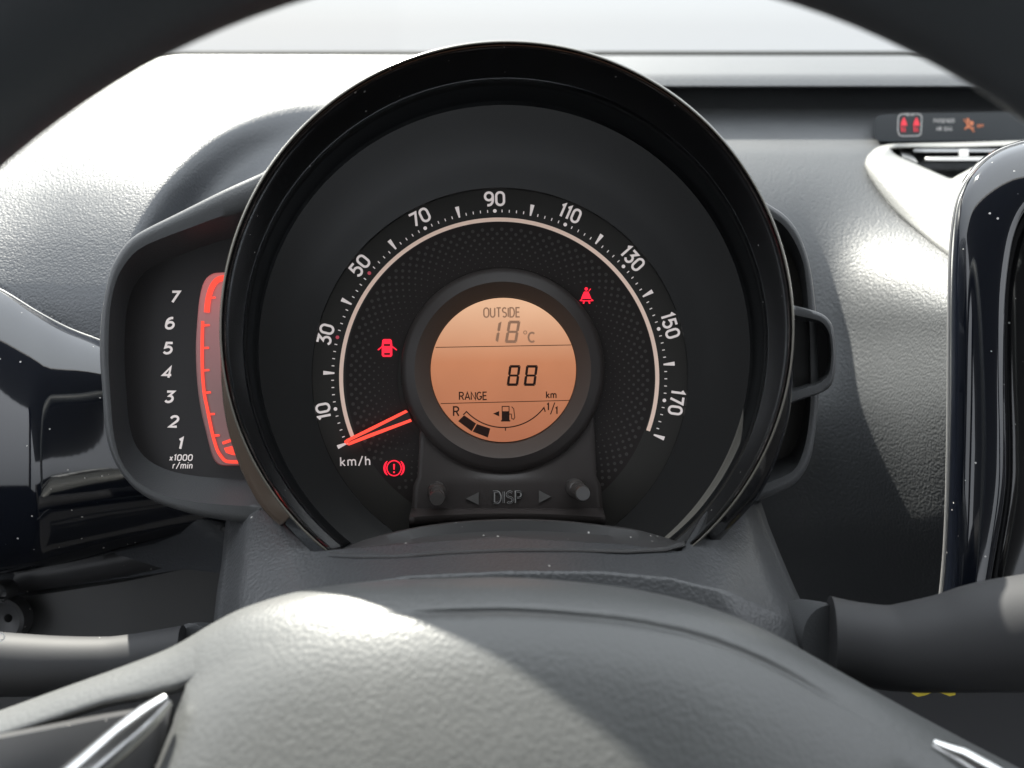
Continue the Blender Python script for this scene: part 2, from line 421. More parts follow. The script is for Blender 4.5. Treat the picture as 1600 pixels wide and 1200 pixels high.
def tube(mb, pts, radii, n=20, caps=True):
    pts = [Vector(p) for p in pts]; rows = []
    up = Vector((0, .3, 1)).normalized(); prev = None
    for i, p in enumerate(pts):
        t = (pts[min(i+1, len(pts)-1)] - pts[max(i-1, 0)]).normalized()
        a = prev - t * prev.dot(t) if prev is not None else t.cross(up)
        a.normalize(); prev = a; b = t.cross(a)
        r = radii[i] if isinstance(radii, (list, tuple)) else radii
        rx, ry = r if isinstance(r, (list, tuple)) else (r, r)
        rows.append([p + a*math.cos(2*math.pi*j/n)*rx + b*math.sin(2*math.pi*j/n)*ry for j in range(n)])
    mb.grid(rows, True)
    if caps: mb.fan(rows[0]); mb.fan(rows[-1])
def box(mb, lo, hi):
    x0, y0, z0 = lo; x1, y1, z1 = hi
    mb.add([(x0,y0,z0),(x1,y0,z0),(x1,y1,z0),(x0,y1,z0),(x0,y0,z1),(x1,y0,z1),(x1,y1,z1),(x0,y1,z1)],
           [(0,3,2,1),(4,5,6,7),(0,1,5,4),(1,2,6,5),(2,3,7,6),(3,0,4,7)])
def quad(mb, a, b, c, d_): mb.ngon([a, b, c, d_])

# ================================================================== THE SETTING
# car shell behind and above the viewpoint: roof lining, doors up to the window line, rear wall, floor
mb = MB(); box(mb, (-.66, -1.6, .36), (1.06, .14, .40)); tag(mb.build('roof', M['roof'], smooth=False), kind='structure')
mb = MB(); box(mb, (-.66, -1.64, -.75), (1.06, -1.6, .0)); tag(mb.build('rear_wall', M['dark_fabric'], smooth=False), kind='structure')
mb = MB(); box(mb, (-.66, -1.6, -.80), (1.06, 1.2, -.76)); tag(mb.build('floor', M['dark_fabric'], smooth=False), kind='structure')
mb = MB(); box(mb, (-.62, -1.6, -.76), (-.56, .80, -.13)); box(mb, (-.62, -.55, -.13), (-.58, -.42, .36)); tag(mb.build('wall_left', M['dark_fabric'], smooth=False), kind='structure')
mb = MB(); box(mb, (1.00, -1.6, -.76), (1.05, .80, -.13)); box(mb, (1.0, -.55, -.13), (1.04, -.42, .36)); tag(mb.build('wall_right', M['dark_fabric'], smooth=False), kind='structure')
mb = MB(); box(mb, (-.62, .80, -.76), (1.05, .86, -.06)); tag(mb.build('footwell', M['void'], smooth=False), kind='structure')

# ================================================================== DASHBOARD
dash = empty('dashboard', P(800, 420, .45), 'grey grained dashboard with a raised ledge running under the windscreen', 'dashboard')
fl = smooth_tab([(86, .64), (100, .58), (130, .50), (170, .452), (220, .418), (300, .385), (400, .362), (500, .348), (620, .342), (760, .345), (950, .36)])
fr = smooth_tab([(112, .612), (135, .602), (178, .590), (205, .563), (240, .523), (320, .493), (400, .479), (520, .469), (650, .457), (800, .470), (980, .52)])
def d_left(x, y):
    d = fl(y)
    r = math.hypot(x - 570, y - 520)
    s = 393 - r                                            # inside the hollow round the instruments
    d += .034 * sst((s + 3) / 85.) * sst((y-60)/60.)
    d -= .03 * sst((100 - x) / 400.) * sst((y - 150) / 300.)
    return d
def d_right(x, y):
    d = fr(y)
    k = sst((x - 1250) / 330.) * sst((y - 240) / 260.)
    d -= .125 * k
    d += .05 * sst((1340 - x) / 300.) * sst((y - 620) / 300.)
    return d
xs = [-160 + i * 8 for i in range(125)]
ys = [86 + j * 5 for j in range(0, 60)] + [386 + j * 12 for j in range(1, 48)]
mb = MB()
mb.grid([[P(x, y + 14 * sst((230 - x) / 200.) * sst((420 - y) / 250.), d_left(x, y)) for x in xs] for y in ys])
mb.build('dash_pad', M['grain'], dash, thick=.003, flip=ORG, angle=180)
xs = [860 + i * 9 for i in range(100)]
ys = [112 + j * 6 for j in range(0, 48)] + [400 + j * 12 for j in range(1, 50)]
mb = MB(); mb.grid([[P(x, y, d_right(x, y)) for x in xs] for y in ys])
mb.build('dash_panel', M['grain_coarse'], dash, thick=.003, flip=ORG, angle=180)
# ledge under the windscreen: a rounded slab, drooping at the far right
def droop(x): return 0
prof = [(87, .80), (88, .76), (93, .70), (104, .63), (112, .592), (115, .581), (118, .576), (126, .572), (134, .5690), (137, .571), (137, .61)]
mb = MB(); rows = []
for x in [620 + i * 20 for i in range(57)]:
    rows.append([P(x, y + droop(x), d) for y, d in prof])
mb.grid(rows); mb.build('dash_ledge', M['grain_coarse'], dash, thick=.002, flip=ORG, angle=50)
# narrow dark seal along the glass
mb = MB(); rows = []
for x in [-100 + i * 30 for i in range(64)]:
    rows.append([P(x, y, d) for y, d in ((88, .80), (82, .815), (79.5, .83), (80, .86))])
mb.grid(rows); mb.build('windscreen_seal', M['rubber'], dash, thick=.002, flip=ORG)

# ================================================================== INSTRUMENT CLUSTER
clu = empty('instrument_cluster', P(790, 860, .30), 'round speedometer cluster with gloss black hood and orange display', 'instrument cluster')
D0 = .300
# face: number ring, inner disc, sloping surround
mb = MB(); mb.grid([circ(781, 588, r, d, 160) for r, d in ((293, .3000), (243.5, .3000), (238, .3005), (10, .3005))], True)
mb.build('dial_face', M['dial'], clu, flip=ORG, angle=25)
mb = MB(); mb.grid([circ(780, 590, 243, .3002, 160), circ(781, 588, 160, .3002, 160)], True); mb.build('dial_centre', M['dial_inner'], clu, flip=ORG)
mb = MB(); rows = []
for t, dd in ((0, .3006), (0, .2994), (.015, .2989), (.2, .2976), (.4, .2961), (.6, .2945), (.8, .2930), (1.0, .2914)):
    rows.append(circ(lerp(781, 788, t), lerp(588, 548, t), lerp(293, 384, t), dd, 160))
mb.grid(rows, True); mb.build('dial_surround', M['cone'], clu, flip=ORG, angle=30)
# hood: a short wide tube, open where it meets the column cover
A0, A1 = -53.5, 231.5
hood_prof = [(lerp(788, 791.8, t), lerp(547, 517, t), 383 + 54 * (t ** .93), lerp(.300, .2605, t)) for t in [k / 12. for k in range(13)]] + [
             (792, 515.5, 437.6, .2590), (792, 514, 440, .2572), (792, 513, 443, .2562), (792, 512.4, 446, .2566), (792, 512, 448.5, .2585), (792, 513, 448, .262),
             (792, 524, 436, .272), (791, 540, 412, .292), (790, 556, 380, .320), (789, 570, 350, .348)]
mb = MB(); mb.grid([circ(cx, cy, r, d, 220, A0, A1, False) for cx, cy, r, d in hood_prof[:6]])
mb.build('hood_lining', M['lining'], clu, thick=.0012, flip=ORG, angle=180)
mb = MB(); mb.grid([circ(cx, cy, r, d, 220, A0, A1, False) for cx, cy, r, d in hood_prof[5:]])
mb.build('hood', M['piano_clean'], clu, thick=.0012, flip=None, angle=50)
mb = MB(); mb.grid([circ(cx, cy, r, d, 220, A0, A1, False) for cx, cy, r, d in ((792, 513, 445.4, .2564), (792, 512.6, 446.2, .2555), (792, 512.4, 447.6, .2554), (792, 512.2, 448.8, .2560), (792, 512, 449.5, .2575), (792, 513, 449.5, .260))])
mb.build('hood_edge_glint', M['edge'], clu, thick=.0004, flip=ORG, angle=180)  # thin pale strip added for the light catching the lip
# side trims of the hood running down to the cover
def trim(side):
    cpt = [(345, 520), (345, 580), (350, 640), (361, 690), (377, 735), (400, 780), (420, 806), (438, 822)] if side < 0 else \
          [(1240, 520), (1240, 580), (1235, 640), (1223, 690), (1207, 735), (1186, 775), (1165, 800), (1118, 852)]
    cpt = catmull(cpt, 5); rows = []
    for x, y in cpt:
        v = Vector((792 - x, 512 - y)).normalized(); rr = math.hypot(792 - x, 512 - y)
        wgt = max(1.5, rr - 447)
        ix, iy = x + v.x * wgt, y + v.y * wgt
        rows.append([P(x + v.x*2, y + v.y*2, .285), P(x, y, .264), P(lerp(x, ix, .35), lerp(y, iy, .35), .2618), P(ix, iy, .2600), P(ix + v.x*3, iy + v.y*3, .2625)])
    m = MB(); m.grid(rows); return m
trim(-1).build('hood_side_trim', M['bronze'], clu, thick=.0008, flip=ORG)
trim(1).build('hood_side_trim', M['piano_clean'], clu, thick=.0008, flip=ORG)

# --- print on the dial
DP = .29985
CX, CY = 780, 590
def pol(a, r): return (CX + r * math.sin(R(a)), CY - r * math.cos(R(a)))
def va(v): return -1.5 + 1.242 * (v - 90)
mb = MB(); pts = [pol(a, 247) for a in [lerp(va(0) + 1.0, va(180) - .6, i/150) for i in range(151)]]
ribbon(mb, pts, 6.2, DP); mb.build('scale_arc', M['arc'], clu, smooth=False, flip=ORG)
for v in range(10, 171, 20):
    mb = MB(); a = va(v); x, y = pol(a, 279.5); text(mb, str(v), x, y, 23.5, 3.7, DP, wid=.98 if v < 100 else .9, gap=.16, ang=a)
    mb.build('numeral', M['print'], clu, smooth=False, flip=ORG)
    mb = MB(); x, y = pol(a, 260.5); disc(mb, x, y, 2.9, DP, 14); mb.build('scale_dot', M['print_red'] if v in (30, 50) else M['print'], clu, smooth=False, flip=ORG)
for v in range(0, 181, 20):
    mb = MB(); a = va(v); ribbon(mb, [pol(a, 275), pol(a, 257.5)], [6.4, 2.4], DP); mb.build('scale_mark', M['print'], clu, smooth=False, flip=ORG)
mb = MB()
for v in range(2, 180, 2):
    if v % 10: a = va(v); ribbon(mb, [pol(a, 262.5), pol(a, 258.2)], 1.35, DP)
mb.build('fine_scale_marks', M['print'], clu, smooth=False, flip=ORG)['kind'] = 'stuff'
mb = MB(); text(mb, 'km/h', 555, 720.5, 15.5, 2.0, DP, wid=1.12, gap=.26, ang=-2); mb.build('unit_print', M['print'], clu, smooth=False, flip=ORG)
# swirl of fine dots
mb = MB()
for k in range(96):
    for j in range(10):
        r = 232 - j * 7.2; a = k * 3.75 + j * 1.9 + 1.0
        if abs(((a + 180) % 360) - 180) > 140: continue
        x, y = pol(a, r)
        if math.hypot(x - 917, y - 462) < 22 or math.hypot(x - 605, y - 543) < 26 or math.hypot(x - 615, y - 731) < 24: continue
        disc(mb, x, y, max(.7, 2.9 - j * .26), .30008, 8)
mb.build('dot_pattern', M['dots'], clu, smooth=False, flip=ORG)['kind'] = 'stuff'
# --- needle
mb = MB(); z = .2955
upper = [(536.5, 688), (539, 686), (560, 678), (633, 640), (636, 640), (639, 643.5), (577.5, 673.5), (576, 678)]
mb2 = MB()
def slab(m, pts, d, t=.0008):
    a = [P(x, y, d) for x, y in pts]; b = [P(x, y, d + t) for x, y in pts]; n = len(pts); o = len(m.v)
    m.v += a + b; m.f.append(tuple(range(o, o+n))); m.f.append(tuple(range(o+2*n-1, o+n-1, -1)))
    for i in range(n): m.f.append((o+i, o+(i+1) % n, o+n+(i+1) % n, o+n+i))
slab(mb, [(538, 689), (541.5, 686.2), (634, 640.5), (637.5, 643.8), (577, 674.5), (548, 688.3), (541.5, 694.2), (538.5, 692.5)], z)
slab(mb, [(541.5, 694.6), (548, 689.6), (578, 677.5), (641.5, 654.5), (643.5, 658.5), (545.5, 696)], z)
nd = mb.build('needle', M['needle'], clu, smooth=False)
mb = MB(); slab(mb, [(546, 689.5), (577, 674), (638, 644), (643, 656), (578, 678.2), (547, 690.5)], z + .0002); mb.build('needle_core', M['needle_dark'], nd, smooth=False)
# --- warning lights
mb = MB()    # open door symbol
car = [(597.5, 531.5), (599.5, 529.8), (610, 529.8), (612, 531.5), (613, 539), (613, 555), (611, 557.6), (598.5, 557.6), (596.5, 555), (596.5, 539)]
poly(mb, car, DP)
ribbon(mb, [(597, 541.5), (590.5, 547)], 1.9, DP); ribbon(mb, [(613, 541.5), (620, 547)], 1.9, DP)
mb.build('door_warning_light', M['red'], clu, smooth=False, flip=ORG)
mb = MB(); poly(mb, [(599.5, 537.5), (609.8, 537.5), (609.3, 540.6), (600, 540.6)], DP - .0001); poly(mb, [(600, 551.5), (609.8, 551.5), (609.2, 554.5), (600.5, 554.5)], DP - .0001)
mb.build('door_symbol_windows', M['dial_inner'], clu, smooth=False, flip=ORG)
mb = MB()    # seat belt
disc(mb, 916, 451.5, 2.7, DP); poly(mb, [(912.5, 455.5), (919.5, 455.5), (923, 464), (924.2, 467), (908, 467), (909.5, 462)], DP)
ribbon(mb, [(907.5, 470), (925, 470)], 1.5, DP); ribbon(mb, [(909.5, 467.5), (906, 470)], 1.6, DP); ribbon(mb, [(923.5, 467.5), (927, 470)], 1.6, DP)
ribbon(mb, [(913, 469), (911.5, 474.5)], 2.4, DP); ribbon(mb, [(919.5, 469), (921.5, 474.5)], 2.4, DP); ribbon(mb, [(923, 451), (920, 455)], 1.3, DP)
mb.build('seat_belt_warning_light', M['red'], clu, smooth=False, flip=ORG)
mb = MB()    # brake
cx, cy = 615.7, 731.5
ribbon(mb, arcp(cx, cy, 11.2, 11.8, 0, 360, 30)[:-1], 1.8, DP, True)
for s in (0, 180): ribbon(mb, arcp(cx, cy, 15.0, 15.2, s - 46, s + 46, 12), [1.2, 1.8, 2.6, 3.0, 3.2, 3.2, 3.2, 3.2, 3.2, 3.0, 2.6, 1.8, 1.2], DP)
ribbon(mb, [(cx, cy - 6.5), (cx, cy + 2.5)], [3.0, 1.8], DP); disc(mb, cx, cy + 6.3, 1.5, DP)
mb.build('brake_warning_light', M['red'], clu, smooth=False, flip=ORG)

# --- centre display bezel and screen
bc = (785.5, 578)
mb = MB(); mb.grid([circ(bc[0], bc[1], r, d, 128) for r, d in ((159, .3004), (159, .2965), (158, .2955), (150, .2946), (139, .2935), (138, .2934))], True)
bz = mb.build('display_bezel', M['bezel'], clu, flip=ORG, angle=50)
mb = MB(); mb.grid([circ(lerp(bc[0], 786.5, t), 578, r, d, 128) for t, r, d in ((0, 138, .2934), (.5, 131, .2948), (1, 116, .2985), (1, 114.6, .2988), (1, 114.2, .2999))], True)
mb.build('bezel_bevel', M['bezel_in'], bz, flip=ORG, angle=60)
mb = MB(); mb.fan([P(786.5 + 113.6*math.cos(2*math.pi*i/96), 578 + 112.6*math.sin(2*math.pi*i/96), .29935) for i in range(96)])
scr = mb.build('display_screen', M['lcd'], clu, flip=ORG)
DL = .29925
def part(name, m, fn, parent=scr):
    mb = MB(); fn(mb); return mb.build(name, M[m], parent, smooth=False, flip=ORG)
part('word', 'seg_faint', lambda b: text(b, 'OUTSIDE', 784, 488.2, 16.5, 2.1, DL, wid=.78, gap=.10, ang=-.6))
part('digit', 'seg_faint', lambda b: seven(b, '1', 758, 536, 20, 35, 4.4, DL, .17))
part('digit', 'seg_faint', lambda b: seven(b, '8', 788.5, 536, 19, 35, 4.4, DL, .17))
part('unit', 'seg_faint', lambda b: (ribbon(b, arcp(820.6, 519.5, 2.5, 2.5, 0, 360, 12)[:-1], 1.3, DL, True), text(b, 'C', 830.7, 527, 17.5, 2.9, DL, wid=1.1)))
part('digit', 'seg', lambda b: seven(b, '8', 791.5, 603, 18, 32.5, 4.0, DL, .13))
part('digit', 'seg', lambda b: seven(b, '8', 818, 603, 18.5, 32.5, 4.0, DL, .13))
part('word', 'seg', lambda b: text(b, 'RANGE', 739.2, 618.7, 13.5, 1.9, DL, wid=.98, gap=.10, ang=-.6))
part('unit', 'seg', lambda b: text(b, 'km', 861.4, 616.8, 12, 1.8, DL, wid=1.0, gap=.14))
part('divider_line', 'seg', lambda b: ribbon(b, [(680.5, 542.8), (892.5, 539)], 1.1, DL))
part('divider_line', 'seg', lambda b: ribbon(b, [(688.5, 630.6), (889.5, 625.6)], 1.1, DL))
part('letter', 'seg', lambda b: text(b, 'R', 712.8, 642.8, 16.5, 2.3, DL, wid=1.0))
part('fraction', 'seg', lambda b: (text(b, '1', 856.2, 635.5, 12.5, 2.1, DL), ribbon(b, [(866.8, 629), (860.2, 647.5)], 1.6, DL), text(b, '1', 869.5, 641.5, 12.5, 2.1, DL)))
def gauge(b):
    ribbon(b, [(723.8, 648.2), (726.8, 645.4)] + [(786.8 + 78*math.sin(R(a)), 592.5 + 75.5*math.cos(R(a))) for a in [lerp(-48, 54, i/28) for i in range(29)]] + [(852, 643.5)], 1.8, DL)
    ribbon(b, [(789.8, 668), (789.8, 673)], 1.6, DL)
part('fuel_scale', 'seg', gauge)
part('fuel_bar', 'seg', lambda b: poly(b, [(715.8, 658), (725.2, 648.9), (743.8, 661.8), (737, 673.8)], DL))
part('fuel_bar', 'seg', lambda b: poly(b, [(738.6, 674.4), (745.2, 662.6), (766, 669.6), (762.3, 683.6)], DL))
def pump(b):
    poly(b, [(784, 642.5), (796, 642.5), (796, 657), (784, 657)], DL); ribbon(b, [(784.6, 643), (784.6, 635), (795.4, 635), (795.4, 643)], 1.4, DL)
    poly(b, [(782.8, 656.5), (797.4, 656.5), (797.4, 658.6), (782.8, 658.6)], DL - .00003)
    ribbon(b, [(796, 647), (799, 647), (799.6, 654), (802.5, 655.3), (804.4, 652), (803.4, 645), (802.8, 639), (799.4, 635.4)], 1.3, DL - .00003)
part('fuel_pump_symbol', 'seg', pump)
part('arrow', 'seg', lambda b: poly(b, [(770.4, 646.3), (780, 642.2), (780, 650.6)], DL))

# --- button panel below the display
pan_top = [(655, 668), (930, 664)]
mb = MB()
def prow(y, d, xl, xr, n=30): return [P(lerp(xl, xr, i/n), y + (lambda t: -6 * math.sin(math.pi * t) if y > 800 else 0)(i/n), d) for i in range(n+1)]
def toprow(r, d):
    q = []
    for i in range(31):
        x = lerp(656, 928, i/30); q.append(P(x, bc[1] + math.sqrt(max(0, r*r - (x - bc[0])**2)), d))
    return q
mb.grid([toprow(150, .2975), toprow(162, .2970), [P(lerp(652, 932, i/30), 745, .2952) for i in range(31)], prow(758, .2945, 646, 939), prow(794, .2945, 643, 942), prow(801, .2900, 641, 944), prow(808, .286, 639, 946), prow(818, .2862, 639, 946), prow(830, .296, 640, 945)])
pan = mb.build('button_panel', M['bezel'], clu, thick=.003, flip=ORG, angle=60)
def rod(px, py, qx, qy):
    m = MB(); a = P(px, py, .2975); b = P(qx, qy, .2800)
    v = b - a
    tube(m, [a, a + v*.45, a + v*.47, a + v*.5, a + v*.95, b], [.0037, .0037, .0035, .0030, .0030, .0026], 28)
    o = m.build('trip_button', M['button'], clu, angle=40)
    return o
rod(683, 764, 683, 779); rod(895, 760, 911, 771)
mb = MB(); text(mb, 'DISP', 793.5, 777, 21, 3.3, .2941, wid=.95, gap=.16); mb.build('word', M['grey_print'], pan, smooth=False, flip=ORG)
mb = MB(); text(mb, 'DISP', 793.5, 777, 19.2, 1.5, .2939, wid=.97, gap=.25); mb.build('word_core', M['matte'], pan, smooth=False, flip=ORG)
for tri in ([(728, 779), (748, 769), (748, 789)], [(861, 776), (842, 766), (842, 786)]):
    mb = MB(); slab(mb, tri, .2939, .0005); mb.build('arrow', M['arrow'], pan, smooth=False)

# --- side pods
def pod(outer, inner, floor_shift, parent, n=120, dfront=.2855, dfloor=.2985, name='pod_frame', facemat='tacho', facename='tachometer_face', wall=.5):
    o = resample(outer, n); i_ = resample(inner, n)
    c = sum(i_, Vector((0, 0))) / n
    mid = [a.lerp(b, .5) for a, b in zip(o, i_)]
    fl_ = [b.lerp(c, floor_shift) for b in i_]
    rows = [[P(*q, dfront + .040) for q in [a.lerp(c, .02) for a in o]], [P(*q, dfront + .0022) for q in o], [P(*a.lerp(b, .12), dfront + .0004) for a, b in zip(o, i_)],
            [P(*a.lerp(b, .5), dfront) for a, b in zip(o, i_)], [P(*a.lerp(b, .90), dfront + .0004) for a, b in zip(o, i_)], [P(*q, dfront + .0014) for q in i_],
            [P(*q, dfloor) for q in fl_]]
    m = MB(); m.grid(rows, True); f = m.build(name, M['frame'], parent, angle=50)
    m = MB(); m.fan([P(*q, dfloor - .0001) for q in [b.lerp(c, floor_shift * .92) for b in i_]]); m.build(facename, M[facemat], parent, flip=ORG)
    return f
oL = catmull([(430, 259), (408, 271), (350, 297), (280, 332), (224, 360), (200, 377), (185, 397), (173, 421), (164, 459), (157.5, 505), (156, 557), (160, 610), (163.5, 662), (171, 701), (186, 734), (211, 764), (245, 785), (297, 802), (350, 813), (416, 821), (446, 822), (438, 760), (392, 680), (378, 560), (388, 440), (420, 340), (450, 290)], 4, True)
iL = catmull([(440, 305), (381, 332), (345, 342), (300, 358), (245, 378), (222, 389), (206, 402), (186, 431), (175, 470), (171.5, 515), (171, 570), (174.5, 627), (179, 680), (191, 722), (216, 752), (257, 772), (315, 783), (405, 788), (436, 784), (428, 745), (386, 670), (374, 560), (384, 440), (410, 350), (430, 320)], 4, True)
pod(oL, iL, .17, clu)
oR = catmull([(1150, 285), (1199, 318), (1225, 335), (1246, 360), (1260, 395), (1268, 430), (1274, 480), (1278, 550), (1279, 622), (1274, 673), (1266, 718), (1248, 750), (1219, 770), (1160, 789), (1135, 795), (1170, 700), (1198, 560), (1182, 420), (1150, 330)], 4, True)
iR = catmull([(1160, 325), (1202, 340), (1222, 352), (1236, 370), (1249, 396), (1257, 425), (1262, 480), (1265, 550), (1265.5, 622), (1261, 673), (1252, 710), (1234, 737), (1175, 760), (1150, 762), (1176, 690), (1204, 560), (1188, 430), (1162, 350)], 4, True)
pod(oR, iR, .14, clu, facemat='dial', facename='side_pod_floor')
oT = catmull([(1239, 477), (1267, 484), (1287, 492), (1300, 507), (1305, 534), (1306, 571), (1300, 600), (1285, 613), (1259, 622), (1226, 634), (1214, 637), (1213, 560), (1214, 474)], 4, True)
iT = catmull([(1241, 494), (1267, 499), (1284, 505), (1295, 522), (1298.5, 552), (1295, 582), (1284, 595), (1267, 603), (1230, 614), (1219, 616), (1218, 560), (1219, 492)], 4, True)
pod(oT, iT, .10, clu, n=80, dfront=.2775, dfloor=.290, name='side_tab_frame', facemat='matte', facename='side_tab_recess')

# --- tachometer print and lit strip
DT = .2981
sl = catmull([(400, 424), (380, 424.5), (345, 426), (330.5, 428.5), (319, 440), (312, 465), (308, 505), (306, 547.5), (308, 596), (313.5, 638), (322, 675), (329, 703.5), (336, 720.5), (347.5, 727.5), (376, 727.5), (425, 727.5)], 3)
c_ = Vector((400, 580))
mb = MB()
inner = [(x + 1.6, y + (1.2 if y < 500 else -1.2)) for x, y in sl]
rows = [[P(x, y, DT) for x, y in sl], [P(x, y, .2958) for x, y in inner], [P(789 - math.sqrt(396**2 - (y-545)**2) - 5, y, .2955) for y in [lerp(424, 727, i/(len(sl)-1)) for i in range(len(sl))]]]
mb.grid(rows); strip = mb.build('tachometer_strip', M['strip'], clu, flip=ORG, angle=50)
DS = .29535
def z7(x, y): return (220 + x / 3.528, 420 + y / 3.528)
mb = MB()
ln = catmull([z7(341, 288), z7(338, 400), z7(338, 500), z7(341, 590), z7(350, 690), z7(366, 770), z7(384, 860), z7(400, 930), z7(420, 995), z7(440, 1030), z7(466, 1058), z7(500, 1064), z7(560, 1064)], 4)
ribbon(mb, ln, 5.0, DS)
mb.build('scale_line', M['red_scale'], strip, smooth=False, flip=ORG)
for x, y in ((341, 312), (338, 437), (340, 560), (348, 683), (370, 802), (396, 920)):
    mb = MB(); ribbon(mb, [z7(x, y), z7(x + 38, y - 2)], [3.6, 3.0], DS + .00006); mb.build('scale_mark', M['red_scale'], strip, smooth=False, flip=ORG)
mb = MB(); ribbon(mb, catmull([z7(364, 240), z7(368, 190), z7(378, 140), z7(395, 95), z7(425, 60), z7(470, 48)], 4), 9.0, DS); mb.build('red_zone', M['red_scale'], strip, smooth=False, flip=ORG)
mb = MB(); ribbon(mb, [z7(385, 160), z7(412, 158)], 3.0, DS - .00006); mb.build('scale_mark', M['red_scale'], strip, smooth=False, flip=ORG)
mb = MB(); ribbon(mb, [z7(450, 962), z7(500, 944)], 4.6, DS); poly(mb, [z7(458, 988), z7(510, 975), z7(540, 1030), z7(505, 1026), z7(470, 1014)], DS); mb.build('needle_hub_symbol', M['red_scale'], strip, smooth=False, flip=ORG)
for ch, x, y in (('7', 273, 464), ('6', 266, 505), ('5', 263, 544), ('4', 262, 582), ('3', 265, 620), ('2', 272, 658.5), ('1', 282, 693)):
    mb = MB(); text(mb, ch, x, y, 20, 3.7, .29825, wid=1.18, slant=.22); mb.build('numeral', M['print'], clu, smooth=False, flip=ORG)
mb = MB(); text(mb, 'x1000', 283, 715, 10.5, 1.7, .29825, wid=1.05, gap=.20, slant=.15, ang=0); text(mb, 'r/min', 285.5, 727.2, 11, 1.5, .29825, wid=1.0, gap=.2, slant=.15)
mb.build('unit_print', M['print'], clu, smooth=False, flip=ORG)

# ================================================================== COLUMN COVER
cov = empty('steering_column_cover', P(800, 980, .26), 'grained black column cover between the round cluster and the wheel hub', 'column cover')
lip = catmull([(470, 905), (515, 866), (560, 846), (600, 834), (660, 822), (730, 814), (800, 811), (870, 813), (940, 820), (1000, 829), (1066, 848), (1110, 872), (1150, 900)], 6)
lipx = [p[0] for p in lip]
def lip_y(x): return interp([(p[0], p[1]) for p in lip], x)
def el(y): return interp([(760, 362), (790, 358), (820, 352), (880, 346), (930, 338), (985, 332), (1060, 325)], y)
def er(y): return interp([(760, 1182), (790, 1191), (820, 1201), (860, 1217), (905, 1236), (925, 1245), (960, 1262), (1010, 1280), (1060, 1296)], y)
fc = smooth_tab([(0, .2725), (20, .262), (45, .251), (70, .241), (88, .2340), (98, .2312), (106, .2300), (114, .2298), (140, .2296), (230, .2280)])
def ridge(x):
    # the y where the top face turns down to the front face
    return interp([(300, 1010), (400, 955), (520, 918), (650, 900), (800, 893), (950, 893), (1060, 903), (1150, 928), (1230, 975), (1300, 1050)], x)
mb = MB(); rows = []
for j in range(56):
    t = j / 55.; y0 = 776; row = []
    for i in range(121):
        s = i / 120.
        xa = lerp(345, 1250, s); ytop = interp([(345, 782), (425, 800), (490, 862), (600, 852), (800, 838), (1000, 850), (1090, 862), (1150, 800), (1250, 782)], xa)
        rd = ridge(xa)
        y = lerp(ytop, rd, t / .62) if t <= .62 else lerp(rd, rd + 120, (t - .62) / .38)
        x = lerp(el(y), er(y), s)
        k = (y - 782) / (rd - 782) if t <= .62 else 1 + (y - rd) / 120.
        dd = lerp(.283, .2335, (max(0, min(1, k))) ** .92) if k <= 1 else .2335 - .0045 * math.sin(min(1, (k-1) * 1.4) * math.pi / 2) * 1.0
        if k > .9 and k < 1.1: dd += 0
        e = min(s, 1 - s)
        dd += .020 * (1 - sst(e / .045)) + .012 * (1 - sst(e / .14))
        # a shallow hollow under the instruments
        xm = x; ly = lip_y(x) if 515 < x < 1068 else 2000
        row.append(P(x, y, dd))
    rows.append(row)
mb.grid(rows); mb.build('cover_shell', M['cover'], cov, thick=.002, flip=ORG, angle=180)
# smooth brow under the dial
mb = MB(); rows = []
lp = catmull([(512, 868), (560, 847), (600, 835), (660, 822), (730, 814), (800, 811), (870, 813), (940, 820), (1000, 829), (1072, 850)], 6)
for j, (t, d0) in enumerate(((0, .296), (0, .2660), (.04, .2630), (.35, .2560), (.7, .2490), (.95, .2448), (1.0, .2446), (1.04, .2500))):
    row = []
    for x, y in lp:
        yb = interp([(512, 869), (550, 873), (620, 874), (700, 868), (800, 864), (900, 864), (980, 866), (1040, 862), (1072, 852)], x)
        yy = lerp(y, max(yb, y + 1), t); e0, e1 = ((0, .296), (0, .2660), (.04, .2632))[j] if j < 3 else (t, None)
        if e1 is None:
            rdx = ridge(x); dc = .0018 * (t > .97) + lerp(.283, .2335, max(0, min(1, (yy - 782) / (rdx - 782))) ** .92)
            e1 = lerp(.2632, dc - .0006, sst((t - .04) / .9)) if t <= 1 else dc + .004
        row.append(P(x, yy, e1))
    rows.append(row)
mb.grid(rows); mb.build('cover_brow', M['brow'], cov, thick=.0015, flip=ORG, angle=45)

# ================================================================== STEERING WHEEL
whl = empty('steering_wheel', P(850, 1273, .17), 'black steering wheel with pale sunlit hub, seen through its upper opening', 'steering wheel')
# rim
DR = .128; rim_r = .0165; ppm = F / DR
Rc = 1330 + rim_r * ppm + 20
mb = MB(); n = 160; rows = []
C0 = P(850, 1273, DR); ax, ay, az = MR @ Vector((1, 0, 0)), MR @ Vector((0, 1, 0)), MR @ Vector((0, 0, -1))
rr = Rc / ppm
for i in range(n):
    a = 2*math.pi*i/n; e = ax*math.cos(a) + ay*math.sin(a)
    bump = 1 + (.10 * math.exp(-((math.degrees(a) - 147)/4)**2))
    rows.append([C0 + e*(rr + rim_r*bump*math.cos(b)) + az*rim_r*1.05*math.sin(b) for b in [2*math.pi*j/28 for j in range(28)]])
rows.append(rows[0])
mb.grid(rows, True); mb.build('rim', M['leather'], whl, angle=180)
